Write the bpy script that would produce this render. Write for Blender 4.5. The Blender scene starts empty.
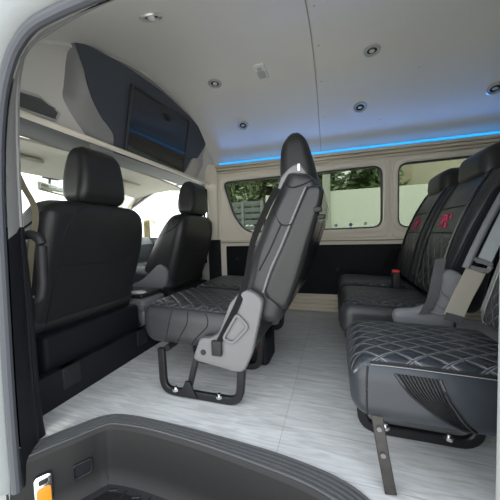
import bpy, bmesh, math, random
from mathutils import Vector, Matrix
random.seed(7)
SC = bpy.context.scene
COL = SC.collection
PI = math.pi
ORG = {}                                   # world origin of every object that may parent others

# ------------------------------------------------------------------ materials
def mat(name, col, rough=.5, metal=0., spec=.5, bump=0., bscale=200., var=0., vscale=6., coat=0.):
    m = bpy.data.materials.new(name); m.use_nodes = True
    n = m.node_tree.nodes; l = m.node_tree.links; b = n['Principled BSDF']
    b.inputs['Base Color'].default_value = (*col, 1); b.inputs['Roughness'].default_value = rough
    b.inputs['Metallic'].default_value = metal; b.inputs['Specular IOR Level'].default_value = spec
    b.inputs['Coat Weight'].default_value = coat
    tc = n.new('ShaderNodeTexCoord')
    if var:
        t = n.new('ShaderNodeTexNoise'); t.inputs['Scale'].default_value = vscale; t.inputs['Detail'].default_value = 4
        l.new(tc.outputs['Object'], t.inputs['Vector'])
        r = n.new('ShaderNodeMix'); r.data_type = 'RGBA'
        r.inputs['A'].default_value = (*[c * (1 - var) for c in col], 1); r.inputs['B'].default_value = (*[min(1, c * (1 + var)) for c in col], 1)
        l.new(t.outputs['Fac'], r.inputs['Factor']); l.new(r.outputs['Result'], b.inputs['Base Color'])
    if bump:
        t = n.new('ShaderNodeTexNoise'); t.inputs['Scale'].default_value = bscale; t.inputs['Detail'].default_value = 3
        l.new(tc.outputs['Object'], t.inputs['Vector'])
        bp = n.new('ShaderNodeBump'); bp.inputs['Strength'].default_value = bump; bp.inputs['Distance'].default_value = .002
        l.new(t.outputs['Fac'], bp.inputs['Height']); l.new(bp.outputs['Normal'], b.inputs['Normal'])
    return m

def emit(name, col, s):
    m = bpy.data.materials.new(name); m.use_nodes = True
    n = m.node_tree.nodes; b = n['Principled BSDF']
    b.inputs['Base Color'].default_value = (*col, 1); b.inputs['Emission Color'].default_value = (*col, 1)
    b.inputs['Emission Strength'].default_value = s
    return m

def glass(name, tint, gloss=.08):
    m = bpy.data.materials.new(name); m.use_nodes = True
    n = m.node_tree.nodes; l = m.node_tree.links; n.clear()
    o = n.new('ShaderNodeOutputMaterial'); t = n.new('ShaderNodeBsdfTransparent'); t.inputs[0].default_value = (*tint, 1)
    g = n.new('ShaderNodeBsdfGlossy'); g.inputs['Roughness'].default_value = .02
    mx = n.new('ShaderNodeMixShader'); lw = n.new('ShaderNodeLayerWeight'); lw.inputs['Blend'].default_value = .25
    mm = n.new('ShaderNodeMath'); mm.operation = 'MULTIPLY'; mm.inputs[1].default_value = gloss * 4
    l.new(lw.outputs['Fresnel'], mm.inputs[0]); l.new(mm.outputs[0], mx.inputs[0])
    l.new(t.outputs[0], mx.inputs[1]); l.new(g.outputs[0], mx.inputs[2]); l.new(mx.outputs[0], o.inputs[0])
    return m

def quilt_mat(name, col, stitch, s=.055, rough=.38, depth=.006, two=True, asp=1.0):
    """leather with a diamond quilting pressed in where the mesh attribute qm is 1"""
    m = bpy.data.materials.new(name); m.use_nodes = True
    n = m.node_tree.nodes; l = m.node_tree.links; b = n['Principled BSDF']
    b.inputs['Roughness'].default_value = rough; b.inputs['Specular IOR Level'].default_value = .38
    def at(a):
        x = n.new('ShaderNodeAttribute'); x.attribute_name = a; return x.outputs['Fac']
    def M(op, a, c=None, d=None):
        x = n.new('ShaderNodeMath'); x.operation = op
        for i, v in enumerate((a, c, d)):
            if v is None: continue
            if isinstance(v, (int, float)): x.inputs[i].default_value = v
            else: l.new(v, x.inputs[i])
        return x.outputs[0]
    qx, qy, qm = at('qx'), at('qy'), at('qm')
    qy2 = M('MULTIPLY', qy, asp)
    def dist(v):                               # 0 on a line, .5 half way
        return M('ABSOLUTE', M('SUBTRACT', M('FRACT', M('DIVIDE', v, s)), .5))
    d1 = M('SUBTRACT', .5, dist(M('ADD', qx, qy2))); d2 = M('SUBTRACT', .5, dist(M('SUBTRACT', qx, qy2)))
    dm = M('MINIMUM', d1, d2)
    hgt = M('MULTIPLY', M('SMOOTH_MIN', M('MULTIPLY', dm, 3.2), .75, .5), qm)
    nz = n.new('ShaderNodeTexNoise'); nz.inputs['Scale'].default_value = 14; nz.inputs['Detail'].default_value = 3
    tc = n.new('ShaderNodeTexCoord'); l.new(tc.outputs['Object'], nz.inputs['Vector'])
    h2 = M('ADD', hgt, M('MULTIPLY', nz.outputs['Fac'], .35))
    bp = n.new('ShaderNodeBump'); bp.inputs['Strength'].default_value = 1.; bp.inputs['Distance'].default_value = depth
    l.new(h2, bp.inputs['Height']); l.new(bp.outputs['Normal'], b.inputs['Normal'])
    line = M('MULTIPLY', M('LESS_THAN', M('ABSOLUTE', M('SUBTRACT', dm, .055)), .03), qm)
    mx = n.new('ShaderNodeMix'); mx.data_type = 'RGBA'
    mx.inputs['A'].default_value = (*col, 1); mx.inputs['B'].default_value = (*stitch, 1)
    l.new(line, mx.inputs['Factor']); l.new(mx.outputs['Result'], b.inputs['Base Color'])
    return m

def plank_mat(name):
    m = bpy.data.materials.new(name); m.use_nodes = True
    n = m.node_tree.nodes; l = m.node_tree.links; b = n['Principled BSDF']
    tc = n.new('ShaderNodeTexCoord')
    mp = n.new('ShaderNodeMapping'); mp.inputs['Location'].default_value = (.17 + 1.8, .06, 0)
    l.new(tc.outputs['Object'], mp.inputs['Vector'])
    br = n.new('ShaderNodeTexBrick'); br.inputs['Scale'].default_value = 1; br.inputs['Brick Width'].default_value = .9
    br.inputs['Row Height'].default_value = .152; br.inputs['Mortar Size'].default_value = .0012; br.offset = 0.0
    br.inputs['Color1'].default_value = (.50, .51, .51, 1); br.inputs['Color2'].default_value = (.57, .575, .57, 1); br.inputs['Mortar'].default_value = (.36, .36, .36, 1)
    l.new(mp.outputs[0], br.inputs['Vector'])
    m2 = n.new('ShaderNodeMapping'); m2.inputs['Scale'].default_value = (5., 40, 1); l.new(tc.outputs['Object'], m2.inputs['Vector'])
    nz = n.new('ShaderNodeTexNoise'); nz.inputs['Scale'].default_value = 1.6; nz.inputs['Detail'].default_value = 8; nz.inputs['Distortion'].default_value = 1.1
    l.new(m2.outputs[0], nz.inputs['Vector'])
    cr = n.new('ShaderNodeValToRGB'); cr.color_ramp.elements[0].position = .36; cr.color_ramp.elements[0].color = (.80, .795, .79, 1)
    cr.color_ramp.elements[1].position = .62; cr.color_ramp.elements[1].color = (1.06, 1.06, 1.06, 1)
    l.new(nz.outputs['Fac'], cr.inputs[0])
    mx = n.new('ShaderNodeMix'); mx.data_type = 'RGBA'; mx.blend_type = 'MULTIPLY'; mx.inputs['Factor'].default_value = 1
    l.new(br.outputs['Color'], mx.inputs['A']); l.new(cr.outputs[0], mx.inputs['B']); l.new(mx.outputs['Result'], b.inputs['Base Color'])
    b.inputs['Roughness'].default_value = .42
    return m

LEA = mat('leather', (.022, .023, .024), .34, bump=.35, bscale=18, spec=.4)
LEAS = mat('leather_grain', (.017, .0175, .019), .36, bump=.4, bscale=260, spec=.32)
LEAG = mat('grey_leather', (.016, .0165, .018), .26, bump=.7, bscale=9, spec=.33)
QUI = quilt_mat('quilted_leather', (.026, .028, .030), (.07, .072, .075), .062)
QUIJ = quilt_mat('quilted_leather_wide', (.024, .028, .034), (.15, .155, .16), .075, asp=1.5)
QUIB = quilt_mat('quilted_back', (.020, .021, .023), (.085,.085,.085), .08)
GPL = mat('grey_plastic', (.125, .127, .130), .42, bump=.15, bscale=500, spec=.3)
MPL = mat('mid_grey_plastic', (.15, .155, .165), .40, bump=.15, bscale=500)
DPL = mat('dark_plastic', (.016, .016, .018), .5, bump=.2, bscale=400, spec=.25)
BLK = mat('black_trim', (.009, .010, .013), .6, bump=.3, bscale=400, spec=.15)
MET = mat('black_metal', (.012, .012, .013), .38, spec=.3)
CHR = mat('chrome', (.75, .75, .76), .18, 1.)
SEAM = mat('seam_thread', (.004, .004, .004), .8)
STI = mat('white_stitch', (.22, .225, .23), .7)
CEI = mat('ceiling_vinyl', (.71, .69, .665), .36, var=.06, vscale=3, bump=.06, bscale=30, spec=.5)
SEAMG = mat('ceiling_seam', (.40, .39, .37), .5)
BEI = mat('beige_panel', (.77, .715, .62), .48, bump=.1, bscale=300)
BEI2 = mat('beige_strip', (.63, .57, .46), .45)
FLO = plank_mat('vinyl_planks')
NAV = mat('console_vinyl', (.045, .052, .068), .55, bump=.2, bscale=350)
WNG = mat('fairing_grey', (.20, .20, .205), .5)
SCR = mat('screen_glass', (.010, .012, .016), .06, spec=.6)
RIM = mat('screen_bezel', (.020, .022, .027), .35)
LED = emit('led_blue', (.02, .35, .95), 1.35)
AMB = emit('amber_lens', (1., .33, .015), .95); AMB.node_tree.nodes['Principled BSDF'].inputs['Base Color'].default_value = (.25, .05, .0, 1)
WHI = mat('white_plastic', (.72, .72, .70), .4)
LIT = mat('light_grey_plastic', (.45, .45, .44), .5)
PNT = mat('silver_paint', (.15, .165, .17), .45, .1, coat=.1)
GAS = mat('rubber_gasket', (.035, .04, .05), .55)
PRIV = glass('privacy_glass', (.40, .42, .39), .03)
CLR = glass('clear_glass', (.90, .92, .90), .05)
WEB = mat('belt_webbing', (.30, .285, .24), .6, bump=.4, bscale=700)
WEBG = mat('grey_webbing', (.05, .053, .058), .6, bump=.4, bscale=700)
WEBB = mat('black_webbing', (.010, .010, .010), .8, bump=.4, bscale=700, spec=.08)
WEBO = mat('olive_webbing', (.20, .17, .11), .7, bump=.4, bscale=700)
RED = mat('red_button', (.6, .03, .02), .4)
EMB = mat('red_embroidery', (.46, .05, .11), .7)
STEP = mat('step_plastic', (.012, .0125, .013), .45, bump=.25, bscale=300, spec=.22)
RIBM = mat('ribbed_edge', (.085, .087, .09), .5, spec=.25)
MIR = mat('mirror', (.8, .8, .78), .03, 1.)
TEX = mat('visor_cloth', (.52, .49, .42), .8, bump=.3, bscale=300)
VNT = mat('vent_grey', (.10, .10, .105), .6)

# ------------------------------------------------------------------ objects
def tag(o, label=None, cat=None, group=None, kind=None):
    if label: o['label'] = label
    if cat: o['category'] = cat
    if group: o['group'] = group
    if kind: o['kind'] = kind
    return o

def empty(name, loc, label, cat, group=None):
    o = bpy.data.objects.new(name, None); COL.objects.link(o); o.empty_display_size = .05
    o.location = loc; ORG[o] = Vector(loc)
    return tag(o, label, cat, group)

def obj(name, bm, m, parent=None, smooth=True, base=None):
    """link a bmesh given in world coordinates as one object; parent keeps its own origin"""
    if smooth is not False:
        for f in bm.faces: f.smooth = True
        ang = math.radians(35 if smooth is True else smooth)
        for e in bm.edges:
            if len(e.link_faces) == 2 and e.calc_face_angle(0) > ang: e.smooth = False
    if parent is not None: org = ORG[parent]
    elif base is not None: org = Vector(base)
    else:
        xs = [v.co.x for v in bm.verts]; ys = [v.co.y for v in bm.verts]; zs = [v.co.z for v in bm.verts]
        org = Vector(((min(xs) + max(xs)) / 2, (min(ys) + max(ys)) / 2, min(zs)))
    bmesh.ops.translate(bm, verts=bm.verts, vec=-org)
    me = bpy.data.meshes.new(name); bm.to_mesh(me); bm.free()
    for mm in (m if isinstance(m, (list, tuple)) else [m]): me.materials.append(mm)
    o = bpy.data.objects.new(name, me); COL.objects.link(o)
    if parent is not None: o.parent = parent
    else: o.location = org
    ORG[o] = org
    return o

def struct(name, bm, m, smooth=True, parent=None):
    o = obj(name, bm, m, parent, smooth, base=(0, 0, 0) if parent is None else None)
    if parent is None: o['kind'] = 'structure'
    return o

# ------------------------------------------------------------------ shapes
def axis_pts(h, r, k, n):
    a = [-h + r - r * math.tan(PI / 4 * (1 - i / k)) for i in range(k)]
    b = [-(h - r) + 2 * (h - r) * i / n for i in range(n + 1)]
    c = [-x for x in reversed(a)]
    return a + b + c

class RB:
    """rounded box with a deformation; S(x,y,z) maps a point of the plain box's surface"""
    def __init__(s, size, r, fn, n=(8, 8, 8), k=4):
        s.h = [x / 2 for x in size]; s.r = min(r, min(s.h) * .98); s.fn = fn; s.n = n; s.k = k
    def rnd(s, p):
        inn = Vector([max(-(s.h[i] - s.r), min(s.h[i] - s.r, p[i])) for i in range(3)])
        d = Vector(p) - inn
        return inn + d.normalized() * s.r if d.length > 1e-7 else inn
    def S(s, x, y, z): return Vector(s.fn(s.rnd((x, y, z))))
    def bm(s, q=None):
        bm = bmesh.new(); A = [axis_pts(s.h[i], s.r, s.k, s.n[i]) for i in range(3)]
        L = {}; lay = None
        if q: lay = [bm.verts.layers.float.new(a) for a in ('qx', 'qy', 'qm')]
        def V(p):
            key = tuple(round(x, 6) for x in p)
            if key not in L:
                rp = s.rnd(p); v = bm.verts.new(s.fn(rp)); L[key] = v
                if q:
                    for la, val in zip(lay, q(rp, p)): v[la] = val
            return L[key]
        for ax in range(3):
            u, w = (ax + 1) % 3, (ax + 2) % 3
            for sg in (-1, 1):
                for i in range(len(A[u]) - 1):
                    for j in range(len(A[w]) - 1):
                        ps = []
                        for (a, b) in ((i, j), (i + 1, j), (i + 1, j + 1), (i, j + 1)):
                            p = [0, 0, 0]; p[ax] = sg * s.h[ax]; p[u] = A[u][a]; p[w] = A[w][b]; ps.append(V(p))
                        if len(set(ps)) == 4: bm.faces.new(ps if sg > 0 else ps[::-1])
        return bm

def box_into(bm, a, b, bev=.0):
    t = bmesh.new(); bmesh.ops.create_cube(t, size=1)
    for v in t.verts: v.co = Vector([a[i] + (b[i] - a[i]) * (v.co[i] + .5) for i in range(3)])
    if bev: bmesh.ops.bevel(t, geom=t.edges[:], offset=bev, segments=3, profile=.5, affect='EDGES')
    me = bpy.data.meshes.new('t'); t.to_mesh(me); t.free(); bm.from_mesh(me); bpy.data.meshes.remove(me)
    return bm
def bx(a, b, bev=0.): return box_into(bmesh.new(), a, b, bev)

def smooth_path(pts, n=6, closed=False):
    P = [Vector(p) for p in pts]; out = []
    N = len(P)
    for i in range(N if closed else N - 1):
        p1, p2 = P[i], P[(i + 1) % N]
        p0 = P[i - 1] if (closed or i > 0) else p1; p3 = P[(i + 2) % N] if (closed or i + 2 < N) else p2
        for j in range(n):
            t = j / n
            out.append(.5 * ((2 * p1) + (p2 - p0) * t + (2 * p0 - 5 * p1 + 4 * p2 - p3) * t * t + (3 * p1 - p0 - 3 * p2 + p3) * t ** 3))
    if not closed: out.append(P[-1])
    return out

def round_poly(pts, r, n=5, closed=True):
    """2D/3D polyline with its corners rounded by r"""
    P = [Vector(p) for p in pts]; N = len(P); out = []
    for i in range(N):
        if not closed and i in (0, N - 1): out.append(P[i]); continue
        a, b, c = P[i - 1], P[i], P[(i + 1) % N]
        rr = r[i] if isinstance(r, (list, tuple)) else r
        d = min(rr, (a - b).length * .48, (c - b).length * .48)
        s, e = b + (a - b).normalized() * d, b + (c - b).normalized() * d
        for j in range(n + 1):
            t = j / n; out.append((1 - t) ** 2 * s + 2 * t * (1 - t) * b + t * t * e)
    return out

def sweep(path, sec, up=(0, 0, 1), closed=False, bm=None, cap=True):
    """sweep a 2D section (a along the side axis, b along the up axis) along a path"""
    bm = bm or bmesh.new(); P = [Vector(p) for p in path]; N = len(P); rings = []; up = Vector(up)
    for i in range(N):
        t = (P[(i + 1) % N] - P[i - 1]) if closed else (P[min(i + 1, N - 1)] - P[max(i - 1, 0)])
        t.normalize(); sd = t.cross(up)
        if sd.length < 1e-4: sd = t.cross(Vector((1, 0, 0)))
        sd.normalize(); u = sd.cross(t).normalized()
        rings.append([bm.verts.new(P[i] + sd * a + u * b) for a, b in sec])
    K = len(sec)
    for i in range(N if closed else N - 1):
        A, B = rings[i], rings[(i + 1) % N]
        for j in range(K): bm.faces.new((A[j], A[(j + 1) % K], B[(j + 1) % K], B[j]))
    if cap and not closed:
        bm.faces.new(rings[0][::-1]); bm.faces.new(rings[-1])
    bmesh.ops.recalc_face_normals(bm, faces=bm.faces)
    return bm

def circ(r, n=10): return [(r * math.cos(2 * PI * i / n), r * math.sin(2 * PI * i / n)) for i in range(n)]
def rect(w, h, b=.003):
    w /= 2; h /= 2
    return [(-w + b, -h), (w - b, -h), (w, -h + b), (w, h - b), (w - b, h), (-w + b, h), (-w, h - b), (-w, -h + b)]
def tube(path, r, closed=False, n=10, up=(0, 0, 1), bm=None): return sweep(path, circ(r, n), up, closed, bm)

def plate(outer, holes=(), th=.01, bev=.002, frame=None, res=1):
    """flat plate from 2D outlines (holes allowed), thickness th towards +n; frame = (origin, ex, ey)"""
    cu = bpy.data.curves.new('c', 'CURVE'); cu.dimensions = '2D'; cu.fill_mode = 'BOTH'
    for pl in [outer, *holes]:
        s = cu.splines.new('POLY'); s.points.add(len(pl) - 1); s.use_cyclic_u = True
        for p, c in zip(s.points, pl): p.co = (c[0], c[1], 0, 1)
    cu.extrude = max(th / 2 - bev, .0001); cu.bevel_depth = bev; cu.bevel_resolution = 2; cu.offset = -bev
    o = bpy.data.objects.new('c', cu); COL.objects.link(o)
    dg = bpy.context.evaluated_depsgraph_get(); me = bpy.data.meshes.new_from_object(o.evaluated_get(dg))
    bm = bmesh.new(); bm.from_mesh(me)
    bpy.data.objects.remove(o); bpy.data.meshes.remove(me); bpy.data.curves.remove(cu)
    bmesh.ops.remove_doubles(bm, verts=bm.verts, dist=1e-5)
    og, ex, ey = frame or ((0, 0, 0), (1, 0, 0), (0, 1, 0))
    ex = Vector(ex); ey = Vector(ey); ez = ex.cross(ey).normalized(); og = Vector(og)
    for v in bm.verts: c = v.co.copy(); v.co = og + ex * c.x + ey * c.y + ez * (c.z + th / 2)
    bmesh.ops.recalc_face_normals(bm, faces=bm.faces)
    return bm
def xz(y): return ((0, y, 0), (1, 0, 0), (0, 0, 1))        # plate in the x,z plane, growing towards -y

def grid_surf(rows, th=0., bm=None):
    """a surface from rows of points; th gives it a back"""
    bm = bm or bmesh.new(); R = [[bm.verts.new(p) for p in r] for r in rows]
    for i in range(len(R) - 1):
        for j in range(len(R[0]) - 1): bm.faces.new((R[i][j], R[i][j + 1], R[i + 1][j + 1], R[i + 1][j]))
    bmesh.ops.recalc_face_normals(bm, faces=bm.faces)
    if th:
        g = bmesh.ops.solidify(bm, geom=bm.faces[:], thickness=th)
        bmesh.ops.recalc_face_normals(bm, faces=bm.faces)
    return bm

def ribbon(path, wdir, w, th=.0025, n=5):
    """flat webbing: path of points, width vector direction"""
    P = smooth_path(path, n); wd = Vector(wdir).normalized()
    return grid_surf([[p - wd * w / 2, p + wd * w / 2] for p in P], th)

def disc(c, nrm, r, th, n=20, bm=None, r2=None):
    bm = bm or bmesh.new(); nrm = Vector(nrm).normalized(); c = Vector(c)
    a = nrm.orthogonal().normalized(); b = nrm.cross(a)
    r2 = r if r2 is None else r2
    A = [bm.verts.new(c + (a * math.cos(2 * PI * i / n) + b * math.sin(2 * PI * i / n)) * r) for i in range(n)]
    B = [bm.verts.new(c + nrm * th + (a * math.cos(2 * PI * i / n) + b * math.sin(2 * PI * i / n)) * r2) for i in range(n)]
    for i in range(n): bm.faces.new((A[i], A[(i + 1) % n], B[(i + 1) % n], B[i]))
    bm.faces.new(A[::-1]); bm.faces.new(B); bmesh.ops.recalc_face_normals(bm, faces=bm.faces)
    return bm
def torus(c, nrm, R, r, n=24, bm=None):
    nrm = Vector(nrm).normalized(); a = nrm.orthogonal().normalized(); b = nrm.cross(a); c = Vector(c)
    return sweep([c + (a * math.cos(2 * PI * i / n) + b * math.sin(2 * PI * i / n)) * R for i in range(n)], circ(r, 8), nrm, True, bm)

def lerp_tab(tab, t):
    for (a, va), (b, vb) in zip(tab, tab[1:]):
        if t <= b: 
            f = (t - a) / (b - a); f = max(0, f)
            return va + (vb - va) * f
    return tab[-1][1]
def smtab(tab, t):
    """smooth (Catmull-Rom) lookup in a table of (t, value) pairs"""
    if t <= tab[0][0]: return tab[0][1]
    for i in range(len(tab) - 1):
        a, va = tab[i]; b, vb = tab[i + 1]
        if t <= b:
            f = (t - a) / (b - a)
            m0 = (vb - (tab[i - 1][1] if i else va)) / (b - (tab[i - 1][0] if i else a)) * (b - a)
            m1 = ((tab[i + 2][1] if i + 2 < len(tab) else vb) - va) / ((tab[i + 2][0] if i + 2 < len(tab) else b) - a) * (b - a)
            return (2*f**3-3*f*f+1)*va + (f**3-2*f*f+f)*m0 + (-2*f**3+3*f*f)*vb + (f**3-f*f)*m1
    return tab[-1][1]

# ================================================================== THE VAN BODY
FW = 2.24                                   # inner face of the far side wall
def zc(y): return 1.58 - (.48 if y > 1.45 else .42) * (y - 1.45) ** 2

# floor: vinyl planks with the step well cut out of the door side
rim = [(-.955, .47), (-.93, .53), (-.904, .579), (-.878, .622), (-.846, .668), (-.812, .714), (-.77, .742), (-.71, .754), (-.60, .757), (-.43, .752), (-.22, .738), (-.10, .722), (.0, .699), (.07, .662), (.115, .60), (.135, .47)]
rimI = [(-.888, .47), (-.87, .499), (-.848, .535), (-.827, .568), (-.800, .605), (-.778, .640), (-.757, .672), (-.725, .693), (-.60, .704), (-.40, .693), (-.20, .668), (-.09, .650), (-.02, .628), (.03, .60), (.06, .55), (.07, .47)]
rimP = [Vector((p.x, p.y, 0)) for p in smooth_path([(x, y, 0) for x, y in rim], 5)]
rimQ = [Vector((p.x, p.y, 0)) for p in smooth_path([(x, y, 0) for x, y in rimI], 5)]
fl = [(-1.06, .47)] + [(p.x, p.y) for p in rimP] + [(2.6, .47), (2.6, FW + .06), (-1.06, FW + .06)]
struct('floor', plate(fl, (), .03, .0005, ((0, 0, -.03), (1, 0, 0), (0, 1, 0))), FLO, False)

# ribbed rim of the step, following the curve
inner = []
for i, p in enumerate(rimQ):
    t = (rimQ[min(i + 1, len(rimQ) - 1)] - rimQ[max(i - 1, 0)]).normalized()
    inner.append(Vector((t.y, -t.x, 0)))    # towards the well
rows = []
for p, p2, nn in zip(rimP, rimQ, inner):
    row = []; NR = 5
    def W(f, z): return p.lerp(p2, f) + Vector((0, 0, z))
    row.append(W(0, .001))
    for k in range(NR):
        for f, z in ((.30, .001), (.44, .013), (.86, .013), (.99, .001)): row.append(W((k + f) / NR * .94, z))
    row += [W(.97, .010), W(.995, .008), p2 + nn * .004 + Vector((0, 0, -.004))]
    rows.append(row)
bm = grid_surf(rows); nrow = len(rows[0]) - 1
for i, f in enumerate(bm.faces): f.material_index = 1 if ((i % nrow) % 4 in (0, 1) and (i % nrow) < 20) else 2 if (i % nrow) >= 20 else 0
rimo = struct('trim_1', bm, [RIBM, BLK, STEP], 30)
# the well: rounded wall going down to the tread
rows = []
for p, nn in zip(rimQ, inner):
    row = [p + nn * .004 + Vector((0, 0, -.003))]
    for a, z in ((.006, -.03), (.009, -.08), (.012, -.125), (.018, -.155), (.030, -.173), (.048, -.180)): row.append(p + nn * a + Vector((0, 0, z)))
    rows.append(row)
struct('wall_step', grid_surf(rows), STEP)
tread = [(p + nn * .046) for p, nn in zip(rimQ, inner)]
bm = plate([(p.x, p.y) for p in tread] , (), .02, .001, ((0, 0, -.200), (1, 0, 0), (0, 1, 0)))
for i in range(17):
    for j in range(6):
        x = -.70 + i * .045 + (j % 2) * .022; y = .655 - j * .034
        if y < .48: continue
        c = Vector((x, y, -.180)); a = .35 + .5 * ((i + j) % 2) * 2
        sweep([c - Vector((math.cos(a), math.sin(a), 0)) * .013, c + Vector((math.cos(a), math.sin(a), 0)) * .013], rect(.009, .008, .002), (0, 0, 1), False, bm)
struct('floor_step', bm, STEP, 30)

# ceiling: arched vinyl panels
ys = [.50 + (FW + .02 - .50) * i / 40 for i in range(41)]
def ceil_row(x, dz=0): return [(x, y, zc(y) + dz) for y in ys]
cx = [-1.02, -.6, -.1, .4, 1.0, 1.8, 2.6]
ce = struct('ceiling', grid_surf([ceil_row(x) for x in cx], -.02), CEI)
for xs in (-.10, 1.05):
    sm = sweep([(xs, y, zc(y) - .0015) for y in ys[1:]], rect(.009, .004, .001), (1, 0, 0))
    struct('trim_2' if xs < 0 else 'trim_3', sm, SEAMG)
bm = bmesh.new()
for (x, y) in ((-.07, 1.15), (-.07, 1.45), (-.07, 1.72), (-.07, 1.98), (.45, 1.75), (.30, 2.06)):
    disc((x, y, zc(y) - .001), (0, .9 * (y - 1.45), -1), .005, .002, 10, bm)
struct('trim_4', bm, LIT)
# front bulkhead under the raised roof, blending into the ceiling
def bulk_row(y):
    zt = zc(y); out = []
    for i in range(9):
        a = PI / 2 * i / 8; rr = min(.16, zt - 1.08)
        out.append((-1.02 - .10 * math.sin(a), y, zt - rr * (1 - math.cos(a))))
    out.append((-1.125, y, 1.10)); 
    return out
struct('wall_front', grid_surf([bulk_row(y) for y in ys], .012), mat('bulkhead_grey', (.62, .605, .58), .5))

# far side wall with its two windows
W1 = round_poly([(-.955, 1.115), (.345, 1.137), (.345, .668), (-.50, .66), (-.71, .66)], [.06, .07, .07, .1, .30], 8)
w1 = [(p.x, p.y) for p in [Vector((a.x, a.y)) for a in [Vector((q[0], q[1], 0)) for q in W1]]]
W2 = [(p.x, p.y) for p in round_poly([(.445, 1.137, 0), (1.30, 1.15, 0), (1.30, .66, 0), (.445, .662, 0)], .075, 8)]
W1 = [(p.x, p.y) for p in round_poly([(-.955, 1.118, 0), (.345, 1.137, 0), (.345, .668, 0), (-.74, .655, 0), (-.86, .80, 0)], [.07, .075, .08, .16, .22], 8)]
W3 = [(p.x, p.y) for p in round_poly([(1.42, 1.15, 0), (2.35, 1.15, 0), (2.35, .66, 0), (1.42, .66, 0)], .08, 8)]
def grow(pl, d):
    c = [Vector((x, y, 0)) for x, y in pl]; out = []
    for i in range(len(c)):
        t = (c[(i + 1) % len(c)] - c[i - 1]).normalized(); out.append((c[i].x - t.y * d, c[i].y + t.x * d))
    return out
struct('wall_right', plate([(-1.0, .0), (2.6, .0), (2.6, 1.27), (-1.0, 1.27)], [W1, W2, W3], .05, .004, xz(FW + .05)), BEI, 30)
for k, (w, nm) in enumerate(((W1, 'window_1'), (W2, 'window_2'), (W3, 'window_3'))):
    g = struct(nm, plate(grow(w, .004), [grow(w, -.012)], .030, .003, xz(FW + .045)), GAS, 30)
    gl = struct('pane', plate(grow(w, -.004), (), .004, .0005, xz(FW + .045)), PRIV, 30, g)
    struct('frame', plate(grow(w, .034), [grow(w, .004)], .014, .004, xz(FW + .002)), BEI, 30, g)
# raised outer border round each window bay, and the sill groove
for nm, (x0, x1, cut) in {'trim_5': (-.985, .39, 1), 'trim_6': (.405, 1.35, 0)}.items():
    o = [(x0, 1.175), (x1, 1.19), (x1, .60), (x0, .585)]
    o = [(p.x, p.y) for p in round_poly([(a, b, 0) for a, b in o], .05, 6)]
    struct(nm, plate(o, [grow(o, -.012)], .012, .004, xz(FW + .002)), BEI, 30)
struct('trim_7', bx((-1.0, FW - .012, .572), (2.6, FW + .01, .580), .002), mat('groove', (.28, .25, .2), .6))
# cornice strips between window heads and the led line
bm = bmesh.new()
for z0, z1, d in ((1.185, 1.205, .018), (1.208, 1.228, .030), (1.231, 1.252, .044)): box_into(bm, (-1.0, FW - d, z0), (2.6, FW + .01, z1), .004)
struct('trim_8', bm, BEI2, 30)
# dark lower lining and ribbed skirting
ll = struct('trim_9', bx((-.93, FW - .012, .145), (2.6, FW + .01, .545), .005), BLK, 30)
for (x, z) in ((-.17, .43), (.02, .35), (-.82, .43), (.02, .20)):
    bm = disc((x, FW - .012, z), (0, -1, 0), .016, .008, 16, r2=.011); obj('clip', bm, DPL, ll)
bm = bmesh.new(); box_into(bm, (-1.0, FW - .006, 0), (2.6, FW + .01, .143))
for i in range(4): box_into(bm, (-1.0, FW - .022, .006 + i * .034), (2.6, FW + .004, .030 + i * .034), .006)
struct('baseboard_right', bm, BEI2, 30)
# far B pillar: beige above, dark below
struct('trim_10', plate([(-1.075, .60), (-1.0, .60), (-.992, 1.26), (-1.12, 1.30), (-1.115, 1.12), (-1.09, 1.0)], (), .055, .012, xz(FW + .02)), BEI, 30)
struct('trim_11', bx((-1.09, FW - .05, .0), (-.985, FW + .03, .605), .012), BLK, 30)
# rear wall with a back window
RWn = [(p.x, p.y) for p in round_poly([(.75, 1.15, 0), (2.0, 1.15, 0), (2.0, .70, 0), (.75, .70, 0)], .08, 6)]
struct('wall_back', plate([(.45, 0), (FW + .05, 0), (FW + .05, 1.28), (1.9, 1.49), (1.45, 1.585), (1.0, 1.49), (.45, 1.16)], [RWn], .04, .003, ((2.6, 0, 0), (0, 1, 0), (0, 0, 1))), BEI, 30)
g = struct('window_4', plate(grow(RWn, .004), [grow(RWn, -.014)], .03, .003, ((2.605, 0, 0), (0, 1, 0), (0, 0, 1))), GAS, 30)
struct('pane', plate(grow(RWn, -.004), (), .004, .0005, ((2.615, 0, 0), (0, 1, 0), (0, 0, 1))), PRIV, 30, g)

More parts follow.
